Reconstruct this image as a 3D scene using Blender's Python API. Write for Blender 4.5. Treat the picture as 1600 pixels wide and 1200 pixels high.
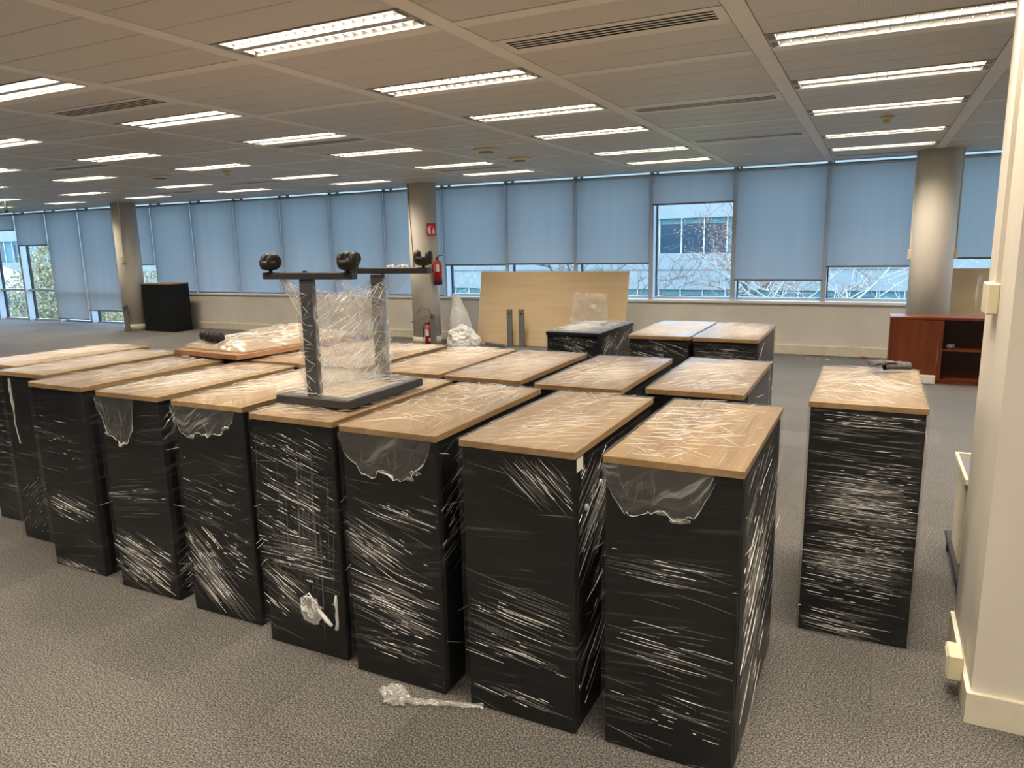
import bpy, bmesh, math, random
from mathutils import Vector, Matrix, noise
R_ = random.Random(11)
for o in list(bpy.data.objects): bpy.data.objects.remove(o)
S = bpy.context.scene
COL = S.collection
PI = math.pi
# ------------------------------------------------------------------ camera
H = 1.68; FPX = 1137.2859
YAW, PITCH, ROLL = -0.459933594, -0.19023387, -0.0213772181
def cam_axes():
    cy, sy, cp, sp = math.cos(YAW), math.sin(YAW), math.cos(PITCH), math.sin(PITCH)
    fwd = Vector((sy*cp, cy*cp, sp)); rt = Vector((cy, -sy, 0)); up = rt.cross(fwd)
    c, s = math.cos(ROLL), math.sin(ROLL)
    return c*rt + s*up, -s*rt + c*up, fwd
RT, UP, FW = cam_axes()
cd = bpy.data.cameras.new('camera'); cam = bpy.data.objects.new('camera', cd); COL.objects.link(cam)
cd.sensor_width = 36; cd.lens = FPX/1600*36; cd.clip_start = .02; cd.clip_end = 300
cam.matrix_world = Matrix(((RT.x, UP.x, -FW.x, 0), (RT.y, UP.y, -FW.y, 0), (RT.z, UP.z, -FW.z, H), (0, 0, 0, 1)))
S.camera = cam
# ------------------------------------------------------------------ world, exposure
w = bpy.data.worlds.new('world'); S.world = w; w.use_nodes = True
bg = w.node_tree.nodes['Background']
bg.inputs[0].default_value = (.50, .74, 1.0, 1); bg.inputs[1].default_value = 1.2
S.view_settings.view_transform = 'Standard'; S.view_settings.look = 'None'
S.view_settings.gamma = 1; S.view_settings.use_curve_mapping = False
S.view_settings.exposure = 2.2
LAMP_WATTS = 3.3          # per strip, through the louvre cut-off
LAMP_GLOW = .36
LAMP_COL = (1.0, .86, .67, 1)
try:
    S.cycles.transparent_max_bounces = 24
except Exception: pass
def proj(p):
    d = Vector(p) - Vector((0, 0, H)); z = d.dot(FW)
    if z < .05: return None
    return 800 + FPX*d.dot(RT)/z, 600 - FPX*d.dot(UP)/z, z
# ------------------------------------------------------------------ materials
def mat(name, col=(.8, .8, .8), rough=.5, metal=0, spec=.5, **k):
    m = bpy.data.materials.new(name); m.use_nodes = True
    b = m.node_tree.nodes['Principled BSDF']
    b.inputs['Base Color'].default_value = (*col, 1); b.inputs['Roughness'].default_value = rough
    b.inputs['Metallic'].default_value = metal; b.inputs['Specular IOR Level'].default_value = spec
    for a, v in k.items(): b.inputs[a.replace('_', ' ')].default_value = v
    return m
def nd(m, t, **k):
    n = m.node_tree.nodes.new(t)
    for a, v in k.items():
        if a in n.inputs.keys(): n.inputs[a].default_value = v
        else: setattr(n, a, v)
    return n
def lk(m, a, b): m.node_tree.links.new(a, b)
def ramp(m, fac, stops):
    n = nd(m, 'ShaderNodeValToRGB'); e = n.color_ramp.elements
    while len(e) > 1: e.remove(e[0])
    e[0].position = stops[0][0]; e[0].color = (*stops[0][1], 1)
    for p, c in stops[1:]:
        x = e.new(p); x.color = (*c, 1)
    lk(m, fac, n.inputs[0]); return n
def mapping(m, coord, scale, rot=(0, 0, 0)):
    t = nd(m, 'ShaderNodeTexCoord'); g = nd(m, 'ShaderNodeMapping')
    g.inputs['Scale'].default_value = scale; g.inputs['Rotation'].default_value = rot
    lk(m, t.outputs[coord], g.inputs[0]); return g.outputs[0]
def math_(m, op, a, b=None, c=None):
    n = nd(m, 'ShaderNodeMath', operation=op)
    for i, x in enumerate((a, b, c)):
        if x is None: continue
        if isinstance(x, (int, float)): n.inputs[i].default_value = x
        else: lk(m, x, n.inputs[i])
    return n.outputs[0]
def speckle(name, c0, c1, scale, rough=.6, bump=0, coord='Object', stretch=(1, 1, 1), spec=.3):
    m = mat(name, c0, rough, spec=spec); b = m.node_tree.nodes['Principled BSDF']
    n = nd(m, 'ShaderNodeTexNoise', Scale=scale, Detail=4.0); lk(m, mapping(m, coord, stretch), n.inputs['Vector'])
    r = ramp(m, n.outputs[0], [(.35, c0), (.65, c1)]); lk(m, r.outputs[0], b.inputs['Base Color'])
    if bump:
        bp = nd(m, 'ShaderNodeBump', Strength=bump, Distance=.004); lk(m, n.outputs[0], bp.inputs['Height']); lk(m, bp.outputs[0], b.inputs['Normal'])
    return m
def carpet():
    m = mat('carpet', (.2, .18, .16), .95, spec=.1, Sheen_Weight=.35, Sheen_Roughness=.35); b = m.node_tree.nodes['Principled BSDF']
    g = nd(m, 'ShaderNodeNewGeometry')
    v = nd(m, 'ShaderNodeTexNoise', Scale=150., Detail=3.0); lk(m, g.outputs['Position'], v.inputs['Vector'])
    v2 = nd(m, 'ShaderNodeTexNoise', Scale=1.7, Detail=3.0); lk(m, g.outputs['Position'], v2.inputs['Vector'])
    r = ramp(m, v.outputs[0], [(.36, (.034, .032, .030)), (.5, (.105, .100, .094)), (.66, (.25, .238, .225))])
    oi = nd(m, 'ShaderNodeAttribute', attribute_name='shade')
    s = math_(m, 'ADD', math_(m, 'MULTIPLY', oi.outputs['Fac'], .22), .83)
    s2 = math_(m, 'MULTIPLY', s, math_(m, 'ADD', math_(m, 'MULTIPLY', v2.outputs[0], .36), .82))
    mx = nd(m, 'ShaderNodeVectorMath', operation='SCALE'); lk(m, r.outputs[0], mx.inputs[0]); lk(m, s2, mx.inputs['Scale'])
    lk(m, mx.outputs[0], b.inputs['Base Color'])
    bp = nd(m, 'ShaderNodeBump', Strength=.15, Distance=.004); lk(m, v.outputs[0], bp.inputs['Height']); lk(m, bp.outputs[0], b.inputs['Normal'])
    return m
def wood(name, c0, c1, c2, axis=1, rough=.45, sc=1.0):
    m = mat(name, c1, rough, spec=.35); b = m.node_tree.nodes['Principled BSDF']
    st = [14*sc, 14*sc, 14*sc]; st[axis] = .9*sc
    oi = nd(m, 'ShaderNodeObjectInfo')
    tc = nd(m, 'ShaderNodeTexCoord'); ad = nd(m, 'ShaderNodeVectorMath', operation='ADD')
    cb = nd(m, 'ShaderNodeCombineXYZ'); lk(m, math_(m, 'MULTIPLY', oi.outputs['Random'], 20.), cb.inputs[0]); lk(m, oi.outputs['Random'], cb.inputs[1])
    lk(m, tc.outputs['Object'], ad.inputs[0]); lk(m, cb.outputs[0], ad.inputs[1])
    mp = nd(m, 'ShaderNodeMapping'); mp.inputs['Scale'].default_value = st; lk(m, ad.outputs[0], mp.inputs[0])
    n = nd(m, 'ShaderNodeTexNoise', Scale=1.0, Detail=6.0, Roughness=.65, Distortion=.6); lk(m, mp.outputs[0], n.inputs['Vector'])
    r = ramp(m, n.outputs[0], [(.3, c0), (.5, c1), (.72, c2)]); lk(m, r.outputs[0], b.inputs['Base Color'])
    return m
def film(name, haze=.03, crease=.4, glossk=.5, us=1.6, vs=48., skew=0.):
    """stretch film: clear sheet, whitish where it is creased, glossy"""
    m = bpy.data.materials.new(name); m.use_nodes = True; nt = m.node_tree
    nt.nodes.remove(nt.nodes['Principled BSDF']); out = nt.nodes['Material Output']
    uv = nd(m, 'ShaderNodeUVMap'); mp = nd(m, 'ShaderNodeMapping'); mp.inputs['Scale'].default_value = (us, vs, 1); mp.inputs['Rotation'].default_value = (0, 0, 0)
    lk(m, uv.outputs[0], mp.inputs[0])
    n1 = nd(m, 'ShaderNodeTexNoise', Scale=1.0, Detail=3.0, Roughness=.6, Distortion=.25); lk(m, mp.outputs[0], n1.inputs['Vector'])
    n2 = nd(m, 'ShaderNodeTexNoise', Scale=3.2, Detail=2.0, Distortion=.8); lk(m, uv.outputs[0], n2.inputs['Vector'])
    a = nd(m, 'ShaderNodeMapRange', interpolation_type='SMOOTHSTEP'); a.inputs[1].default_value = .52; a.inputs[2].default_value = .74; lk(m, n1.outputs[0], a.inputs[0])
    b = nd(m, 'ShaderNodeMapRange', interpolation_type='SMOOTHSTEP'); b.inputs[1].default_value = .40; b.inputs[2].default_value = .66; lk(m, n2.outputs[0], b.inputs[0])
    cr = math_(m, 'MULTIPLY', a.outputs[0], b.outputs[0])
    bp = nd(m, 'ShaderNodeBump', Strength=.9, Distance=.004); lk(m, n1.outputs[0], bp.inputs['Height'])
    tr = nd(m, 'ShaderNodeBsdfTransparent'); tr.inputs[0].default_value = (.97, .97, .97, 1)
    df = nd(m, 'ShaderNodeBsdfDiffuse'); df.inputs[0].default_value = (.86, .86, .85, 1)
    gl = nd(m, 'ShaderNodeBsdfGlossy'); gl.inputs[0].default_value = (1, 1, 1, 1); gl.inputs['Roughness'].default_value = .16; lk(m, bp.outputs[0], gl.inputs['Normal'])
    lw = nd(m, 'ShaderNodeLayerWeight', Blend=.5); lk(m, bp.outputs[0], lw.inputs['Normal']); fr = math_(m, 'ADD', math_(m, 'MULTIPLY', math_(m, 'POWER', lw.outputs['Facing'], 4.), .5), .045)
    m1 = nd(m, 'ShaderNodeMixShader'); lk(m, math_(m, 'ADD', math_(m, 'MULTIPLY', cr, crease), haze), m1.inputs[0]); lk(m, tr.outputs[0], m1.inputs[1]); lk(m, df.outputs[0], m1.inputs[2])
    m2 = nd(m, 'ShaderNodeMixShader'); lk(m, math_(m, 'MULTIPLY', fr, glossk), m2.inputs[0]); lk(m, m1.outputs[0], m2.inputs[1]); lk(m, gl.outputs[0], m2.inputs[2])
    lk(m, m2.outputs[0], out.inputs[0]); return m
def crease_mat(name, opac=.5, rough=.2):
    m = bpy.data.materials.new(name); m.use_nodes = True; nt = m.node_tree
    b = nt.nodes['Principled BSDF']; b.inputs['Base Color'].default_value = (.9, .9, .89, 1); b.inputs['Roughness'].default_value = rough
    b.inputs['Specular IOR Level'].default_value = .8; b.inputs['Alpha'].default_value = opac; return m
def fabric_blind():
    m = bpy.data.materials.new('blind_fabric'); m.use_nodes = True; nt = m.node_tree
    nt.nodes.remove(nt.nodes['Principled BSDF']); out = nt.nodes['Material Output']
    g = nd(m, 'ShaderNodeNewGeometry'); mp = nd(m, 'ShaderNodeMapping'); mp.inputs['Scale'].default_value = (5.5, 1, .35); lk(m, g.outputs['Position'], mp.inputs[0])
    n = nd(m, 'ShaderNodeTexNoise', Scale=1.0, Detail=2.0); lk(m, mp.outputs[0], n.inputs['Vector'])
    r = ramp(m, n.outputs[0], [(.3, (.46, .47, .49)), (.7, (.53, .54, .555))])
    d = nd(m, 'ShaderNodeBsdfDiffuse'); t = nd(m, 'ShaderNodeBsdfTranslucent'); lk(m, r.outputs[0], d.inputs[0])
    t.inputs[0].default_value = (.25, .265, .28, 1)
    x = nd(m, 'ShaderNodeMixShader'); x.inputs[0].default_value = .58; lk(m, d.outputs[0], x.inputs[1]); lk(m, t.outputs[0], x.inputs[2])
    lk(m, x.outputs[0], out.inputs[0]); return m
def glass_mat(name, tint=(.96, .98, 1.0), gl=.05):
    m = bpy.data.materials.new(name); m.use_nodes = True; nt = m.node_tree
    nt.nodes.remove(nt.nodes['Principled BSDF']); out = nt.nodes['Material Output']
    t = nd(m, 'ShaderNodeBsdfTransparent'); t.inputs[0].default_value = (*tint, 1); g = nd(m, 'ShaderNodeBsdfGlossy'); g.inputs['Roughness'].default_value = .02
    x = nd(m, 'ShaderNodeMixShader'); x.inputs[0].default_value = gl; lk(m, t.outputs[0], x.inputs[1]); lk(m, g.outputs[0], x.inputs[2])
    lk(m, x.outputs[0], out.inputs[0]); return m
def emit(name, col, st):
    m = bpy.data.materials.new(name); m.use_nodes = True; nt = m.node_tree
    nt.nodes.remove(nt.nodes['Principled BSDF']); e = nd(m, 'ShaderNodeEmission'); e.inputs[0].default_value = col; e.inputs[1].default_value = st
    lk(m, e.outputs[0], nt.nodes['Material Output'].inputs[0]); return m
def panel_mat():
    m = mat('ceiling_metal', (.50, .475, .45), .42, spec=.35); b = m.node_tree.nodes['Principled BSDF']
    v = nd(m, 'ShaderNodeTexVoronoi', Scale=190.); v.inputs['Randomness'].default_value = 0.; lk(m, mapping(m, 'Object', (1, 1, 0)), v.inputs['Vector'])
    r = ramp(m, v.outputs['Distance'], [(.22, (.33, .31, .29)), (.34, (.60, .57, .53))]); lk(m, r.outputs[0], b.inputs['Base Color'])
    return m
def leafy(name, cols):
    m = mat(name, cols[0], .6, spec=.2); g = nd(m, 'ShaderNodeNewGeometry')
    r = ramp(m, g.outputs['Random Per Island'], [(i/(len(cols)-1), c) for i, c in enumerate(cols)]); lk(m, r.outputs[0], m.node_tree.nodes['Principled BSDF'].inputs['Base Color']); return m
M = dict(
    carpet=carpet(), panel=panel_mat(), runner=speckle('runner_metal', (.66, .63, .59), (.70, .67, .63), 4., .4),
    wall=speckle('wall_paint', (.66, .63, .57), (.72, .69, .63), 2.2, .7), pillar=speckle('pillar_paint', (.66, .62, .55), (.72, .68, .61), 3., .65, coord='Object', stretch=(1, 1, .2)),
    skirt=speckle('skirting_paint', (.66, .61, .50), (.74, .69, .58), 9., .5), white=mat('white_enamel', (.78, .77, .74), .35), black=speckle('black_laminate', (.0055, .0065, .008), (.0085, .0095, .0115), 3., .5, spec=.25),
    slot=mat('dark_slot', (.012, .011, .012), .8), alu=mat('aluminium', (.56, .60, .66), .38, .35), blind=fabric_blind(), dark=mat('dark_gasket', (.02, .02, .022), .6),
    glass=glass_mat('pane_glass'), lamp=emit('lamp_strip', (1.0, .93, .80, 1), LAMP_GLOW), louver=mat('louver_metal', (.42, .40, .37), .35, .3),
    oak=wood('oak_top', (.23, .145, .066), (.33, .215, .105), (.42, .29, .155)), film=film('stretch_film', .002, .07, .5), filmtop=film('stretch_film_top', .02, .34, 1.6, 1.4, 60.), filmheavy=film('stretch_film_heavy', .035, .45, 1.6, 5., 16.), filmweb=film('stretch_film_web', .20, .55, 1.6, 6., 14.),
    crease=crease_mat('film_crease', .10, .2), creaseglint=crease_mat('film_crease_glint', .85, .14), creasetop=crease_mat('film_crease_top', .55, .16), rope=crease_mat('film_rope', .55, .25), bagclear=film('clear_bag', .30, .35, 1.4, 4., 9.), bag=film('bag_plastic', .66, .3, 1.0, 4., 9.),  # bright crease copy: lamp glints on the film put in as near-opaque white
    grey=mat('grey_lacquer', (.20, .20, .205), .42, .3), steel=mat('dark_steel', (.055, .056, .06), .4, .5), rubber=speckle('black_rubber', (.012, .011, .010), (.022, .020, .018), 20., .5),
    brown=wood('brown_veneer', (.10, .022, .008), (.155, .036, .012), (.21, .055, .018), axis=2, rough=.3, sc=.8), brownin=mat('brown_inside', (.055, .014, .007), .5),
    tan=speckle('tan_board', (.62, .47, .29), (.67, .52, .33), 2., .55, stretch=(.4, 1, 6)), red=mat('red_enamel', (.52, .012, .015), .28), signred=mat('sign_red', (.62, .04, .03), .4),
    cream=mat('cream_plastic', (.72, .66, .47), .4), paper=mat('paper_white', (.80, .80, .78), .6), blue=mat('blue_cover', (.05, .28, .62), .5), yellow=mat('yellow_cover', (.75, .58, .12), .5),
    edge=wood('reddish_edge', (.22, .10, .05), (.30, .15, .08), (.36, .20, .11)), cable=mat('grey_cable', (.10, .10, .10), .5), cuff=speckle('grey_cloth', (.07, .07, .075), (.11, .11, .115), 60., .85),
    facade=speckle('facade_white', (.28, .30, .305), (.31, .33, .335), 1., .7), fwin=mat('facade_glass', (.03, .06, .09), .12, spec=.5), fblind=mat('facade_blind', (.10, .22, .25), .6), fdark=mat('facade_dark', (.035, .05, .075), .3),
    bark=speckle('bark', (.10, .075, .06), (.19, .15, .12), 8., .8), paleb=speckle('pale_bark', (.38, .36, .33), (.52, .50, .46), 8., .8), redleaf=leafy('red_leaf', [(.42, .13, .08), (.62, .25, .15), (.50, .30, .18)]),
    bush=leafy('bush_leaf', [(.22, .22, .09), (.46, .40, .18), (.55, .48, .30), (.34, .27, .17), (.40, .36, .30), (.16, .20, .09)]), lawn=speckle('lawn', (.12, .15, .06), (.30, .27, .14), 1.5, .9), tent=mat('tent_white', (.82, .84, .85), .6),
    orange=mat('orange_paint', (.7, .28, .10), .6))
# ------------------------------------------------------------------ helpers
class MB:
    def __init__(s): s.v = []; s.f = []; s.uv = {}
    def box(s, x0, x1, y0, y1, z0, z1):
        b = len(s.v); s.v += [(x, y, z) for z in (z0, z1) for y in (y0, y1) for x in (x0, x1)]
        s.f += [tuple(b+i for i in q) for q in ((0, 2, 3, 1), (4, 5, 7, 6), (0, 1, 5, 4), (2, 6, 7, 3), (0, 4, 6, 2), (1, 3, 7, 5))]; return s
    def cbox(s, x0, x1, y0, y1, z0, z1, c=.004):
        """chamfered box"""
        b = len(s.v); X = (x0, x1); Y = (y0, y1); Z = (z0, z1); idx = {}
        for i in (0, 1):
            for j in (0, 1):
                for k in (0, 1):
                    sx, sy, sz = 1-2*i, 1-2*j, 1-2*k
                    for a, d in enumerate(((0, c, c), (c, 0, c), (c, c, 0))):
                        idx[i, j, k, a] = len(s.v); s.v.append((X[i]+sx*d[0], Y[j]+sy*d[1], Z[k]+sz*d[2]))
        for a in range(3):
            for e in (0, 1):
                q = []
                for (p, r) in ((0, 0), (1, 0), (1, 1), (0, 1)):
                    t = [0, 0, 0]; t[a] = e; t[(a+1) % 3] = p; t[(a+2) % 3] = r; q.append(idx[t[0], t[1], t[2], a])
                s.f.append(tuple(q if e else q[::-1]))
        for a in range(3):  # edges along axis a
            for p in (0, 1):
                for r in (0, 1):
                    t0 = [0, 0, 0]; t0[(a+1) % 3] = p; t0[(a+2) % 3] = r; t1 = list(t0); t1[a] = 1
                    b1, b2 = (a+1) % 3, (a+2) % 3
                    q = (idx[(*t0, b1)], idx[(*t1, b1)], idx[(*t1, b2)], idx[(*t0, b2)])
                    s.f.append(q if p != r else q[::-1])
        for i in (0, 1):
            for j in (0, 1):
                for k in (0, 1):
                    q = tuple(idx[i, j, k, a] for a in range(3)); s.f.append(q if (i+j+k) % 2 else q[::-1])
        return s
    def tube(s, pts, r, n=8, cap=True, up=None):
        b = len(s.v); P = [Vector(p) for p in pts]; rr = r if isinstance(r, (list, tuple)) else [r]*len(P)
        for i, p in enumerate(P):
            t = (P[min(i+1, len(P)-1)] - P[max(i-1, 0)]).normalized()
            a = Vector((0, 0, 1)) if abs(t.z) < .9 else Vector((1, 0, 0))
            x = t.cross(a).normalized(); y = x.cross(t)
            for k in range(n):
                an = 2*PI*k/n; s.v.append(tuple(p + rr[i]*(math.cos(an)*x + math.sin(an)*y)))
        for i in range(len(P)-1):
            for k in range(n): s.f.append((b+i*n+k, b+i*n+(k+1) % n, b+(i+1)*n+(k+1) % n, b+(i+1)*n+k))
        if cap: s.f.append(tuple(b+k for k in range(n))[::-1]); s.f.append(tuple(b+(len(P)-1)*n+k for k in range(n)))
        return s
    def lathe(s, prof, c=(0, 0, 0), n=24, axis='z'):
        b = len(s.v)
        for r, z in prof:
            for k in range(n):
                a = 2*PI*k/n; p = (r*math.cos(a), r*math.sin(a), z)
                if axis == 'x': p = (p[2], p[0], p[1])
                if axis == 'y': p = (p[0], p[2], p[1])
                s.v.append((c[0]+p[0], c[1]+p[1], c[2]+p[2]))
        for i in range(len(prof)-1):
            for k in range(n): s.f.append((b+i*n+k, b+i*n+(k+1) % n, b+(i+1)*n+(k+1) % n, b+(i+1)*n+k))
        s.f.append(tuple(b+k for k in range(n))[::-1]); s.f.append(tuple(b+(len(prof)-1)*n+k for k in range(n)))
        return s
    def grid(s, fn, nu, nv, uvf=None):
        b = len(s.v); UV = []
        for j in range(nv+1):
            for i in range(nu+1):
                s.v.append(tuple(fn(i/nu, j/nv))); UV.append(uvf(i/nu, j/nv) if uvf else (i/nu, j/nv))
        for j in range(nv):
            for i in range(nu):
                q = (j*(nu+1)+i, j*(nu+1)+i+1, (j+1)*(nu+1)+i+1, (j+1)*(nu+1)+i)
                s.uv[len(s.f)] = [UV[x] for x in q]; s.f.append(tuple(b+x for x in q))
        return s
    def quad(s, a, b, c, d): n = len(s.v); s.v += [tuple(a), tuple(b), tuple(c), tuple(d)]; s.f.append((n, n+1, n+2, n+3)); return s
    def mesh(s, name, m, smooth=False):
        me = bpy.data.meshes.new(name); me.from_pydata(s.v, [], s.f)
        if m: me.materials.append(m)
        if s.uv:
            l = me.uv_layers.new(name='UVMap')
            for fi, uvs in s.uv.items():
                for li, uv in zip(me.polygons[fi].loop_indices, uvs): l.data[li].uv = uv
        if smooth: me.polygons.foreach_set('use_smooth', [True]*len(me.polygons))
        me.update(); return me
    def build(s, name, m, parent=None, smooth=False, loc=None, label=None, kind=None):
        return link(name, s.mesh(name, m, smooth), parent, loc, label, kind)
def link(name, me, parent=None, loc=None, label=None, kind=None):
    o = bpy.data.objects.new(name, me); COL.objects.link(o)
    if parent: o.parent = parent
    if loc: o.location = loc
    if label: o['label'] = label
    if kind: o['kind'] = kind
    return o
def thing(name, label, cat, loc=(0, 0, 0), rz=0, group=None):
    o = link(name, None, None, loc); o.rotation_euler.z = rz; return tag(o, label, cat, group)
def tag(o, label, cat, group=None):
    o['label'] = label; o['category'] = cat
    if group: o['group'] = group
    return o
def struct(o): o['kind'] = 'structure'; return o
def copy_tree(o, parent=None):
    c = o.copy(); COL.objects.link(c); c.parent = parent
    for ch in list(o.children): copy_tree(ch, c)
    return c
def nz(x, y, z=0): return noise.noise(Vector((x, y, z)))
X0 = -.63; MOD = 1.255                       # building grid: runners and mullions at X0 - k*MOD
def gx(k): return X0 - k*MOD
ZC = 2.70; YW = 11.3
# ------------------------------------------------------------------ floor
floor = struct(MB().box(-27, 6, -6, YW+.28, -.12, -.012).build('floor', M['slot']))
tiles = []
for i in range(-54, 12):
    for j in range(-12, 23):
        x, y = i*.5+.1, j*.5+.2
        y1 = min(y+.5, YW+.26)
        p = proj((x+.25, (y+y1)/2, 0)); a = 0
        if p and -60 < p[0] < 1660 and 470 < p[1] < 1320: a = (y+.25)/p[2]**3
        tiles.append((a, x, y, y1))
tiles.sort(key=lambda t: -t[0])
def shade_attr(me, vals):
    at = me.attributes.new('shade', 'FLOAT', 'FACE'); at.data.foreach_set('value', vals)
tmeshes = []
for k in range(12):
    me = MB().cbox(.0004, .4996, .0004, .4996, -.012, 0, .0005).mesh('carpet_tile', M['carpet']); shade_attr(me, [R_.random()]*len(me.polygons)); tmeshes.append(me)
rest = MB(); vals = []
for n, (a, x, y, y1) in enumerate(tiles):
    if n < 300 and y1-y > .49: link('carpet_tile', R_.choice(tmeshes), floor, (x, y, 0))
    else:
        rest.box(x+.0004, x+.4996, y+.0004, y1-.0004, -.012, 0); vals += [R_.random()]*6
me = rest.mesh('carpet_field', M['carpet']); shade_attr(me, vals); link('carpet_field', me, floor, kind='stuff')
# ------------------------------------------------------------------ ceiling
ceil = struct(MB().box(-27, 6, -6, YW+.28, ZC+.12, ZC+.2).build('ceiling', M['slot']))
YS = [3.21+1.277*k for k in range(-7, 7)]       # cross strips
YS = [y for y in YS if y > -6] 
YEND = 11.08
pmesh = {}
fields = MB()
cells = []
for kb in range(-5, 21):                       # bay between gx(kb+1) and gx(kb)
    xr, xl = gx(kb)-.05, gx(kb+1)+.05
    if xr > 5.9 or xl < -26.5: continue
    for r, y in enumerate(YS):
        ye = YS[r+1]-.05 if r+1 < len(YS) else YEND
        if y+.05 > YEND-.05: continue
        ye = min(ye, YEND)
        lightbay = (kb % 2 != 0)
        n = 4 if ye-y > .9 else 1
        h = (ye-y-.05)/n
        row = round((y-3.21)/1.277)
        for q in range(n):
            y0 = y+.05+q*h; kind = 'p'
            if lightbay and n == 4:
                if row <= 2 and q == 3: kind = 'l'
                if row in (4, 5) and q == 0: kind = 'l'
            if kb == 0 and (row, q) in ((0, 1), (2, 0), (3, 3), (-2, 1)): kind = 'v'
            if kb == 3 and (row, q) in ((0, 1), (2, 0), (4, 2)): kind = 'v'
            if kb == 6 and (row, q) in ((2, 0), (4, 1)): kind = 'v'
            if kb == 5 and (row, q) in ((4, 1),): kind = 'v'
            if kb == 8 and (row, q) in ((2, 0), (4, 3)): kind = 'v'
            if kb in (-1, 10) and (row, q) == (5, 3): kind = 'v'
            cells.append((kind, xl, xr, y0, y0+h, kb))
vis = []
for c in cells:
    p = proj(((c[1]+c[2])/2, (c[3]+c[4])/2, ZC)); a = 0
    if p and -150 < p[0] < 1700 and -60 < p[1] < 420: a = 1/p[2]**2
    vis.append((a, c))
vis.sort(key=lambda t: -t[0])
cnt = 0
for a, (kind, xl, xr, y0, y1, kb) in vis:
    if kind != 'p': continue
    if a > 0 and cnt < 290:
        key = (round(xr-xl, 3), round(y1-y0, 3))
        if key not in pmesh: pmesh[key] = MB().cbox(.002, key[0]-.002, .002, key[1]-.002, 0, .02, .003).mesh('ceiling_panel', M['panel'])
        link('ceiling_panel', pmesh[key], ceil, (xl, y0, ZC)); cnt += 1
    else: fields.box(xl+.002, xr-.002, y0+.002, y1-.002, ZC, ZC+.02)
fields.build('ceiling_panel_field', M['panel'], ceil, kind='stuff')
for kb in range(-5, 21):
    x = gx(kb)
    if -26.5 < x < 5.9: MB().cbox(x-.049, x+.049, -6, YEND+.02, ZC-.004, ZC+.03, .003).build('runner', M['runner'], ceil)
for y in YS:
    if y > YEND: continue
    for kb in range(-5, 21):
        xr, xl = gx(kb)-.05, gx(kb+1)+.05
        if xr > 5.9 or xl < -26.5: continue
        key = ('s', round(xr-xl, 3))
        if key not in pmesh: pmesh[key] = MB().box(.002, key[1]-.002, -.048, .048, -.002, .02).mesh('cross_strip', M['runner'])
        link('cross_strip', pmesh[key], ceil, (xl, y, ZC))
MB().box(-27, 6, YEND+.022, YEND+.04, ZC-.01, ZC+.12).build('edge_trim', M['white'], ceil)
# ceiling lights and vents
W = 1.155
lamp_data = bpy.data.lights.new('lamp', 'AREA'); lamp_data.shape = 'RECTANGLE'; lamp_data.size = 1.05; lamp_data.size_y = .085
lamp_data.energy = LAMP_WATTS; lamp_data.color = LAMP_COL[:3]; lamp_data.spread = math.radians(125)
def make_light(h, fine):
    t = thing('ceiling_light', 'recessed louvred ceiling light with two glowing strips in the metal panel ceiling', 'ceiling light', group='recessed ceiling lights')
    m = MB(); m.box(.004, W-.004, .006, .012, -.004, .07); m.box(.004, W-.004, h-.012, h-.006, -.004, .07); m.box(.004, .010, .006, h-.006, -.004, .07); m.box(W-.010, W-.004, .006, h-.006, -.004, .07)
    m.box(.004, W-.004, .006, h-.006, .066, .07); m.box(.01, W-.01, h/2-.024, h/2+.024, -.004, .06); m.build('housing', M['louver'], t)
    for s in (0, 1):
        y0 = .022 if s == 0 else h/2+.026; y1 = h/2-.026 if s == 0 else h-.022
        MB().quad((.05, y0, .026), (.05, y1, .026), (W-.05, y1, .026), (W-.05, y0, .026)).build('lamp_strip', M['lamp'], t)
        ld = lamp_data; la = bpy.data.objects.new('lamp', ld); COL.objects.link(la); la.parent = t; la.location = (W/2, (y0+y1)/2, .0235)
        nf = 19; m = MB(); fm = MB().box(-.0015, .0015, y0, y1, .001, .020).mesh('louver_fin', M['louver'])
        for k in range(nf):
            x = .045+(W-.09)*k/(nf-1)
            if fine: link('louver_fin', fm, t, (x, 0, 0))
            else: m.box(x-.0015, x+.0015, y0, y1, .001, .020)
        if not fine: m.build('louver', M['louver'], t, kind='stuff')
    return t
def make_vent(h):
    t = thing('ceiling_vent', 'linear slot air diffuser set in the metal panel ceiling', 'air vent', group='slot air vents')
    MB().box(.004, W-.004, .03, h-.03, .012, .03).build('backing', M['slot'], t)
    ys = [h/2-.08+k*.04 for k in range(5)]
    m = MB(); m.box(.002, W-.002, .002, ys[0]-.012, -.001, -.0002); m.box(.002, W-.002, ys[3]+.012, h-.002, -.001, -.0002); m.box(.002, .05, ys[0]-.012, ys[3]+.012, -.001, -.0002); m.box(W-.05, W-.002, ys[0]-.012, ys[3]+.012, -.001, -.0002)
    m.build('frame', M['runner'], t)
    for k in range(3): MB().box(.05, W-.05, ys[k]+.012, ys[k+1]-.012, -.001, -.0004).build('slat', M['runner'], t)
    return t
BAY = {-1: 'leading to the sideboard column', 0: 'leading to the low-hanging blind', 1: 'leading to the window with the building view', 3: 'leading to the leaning tan board', 5: 'beside the extinguisher column'}
pl = {}; pv = None; nl = 0
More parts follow.
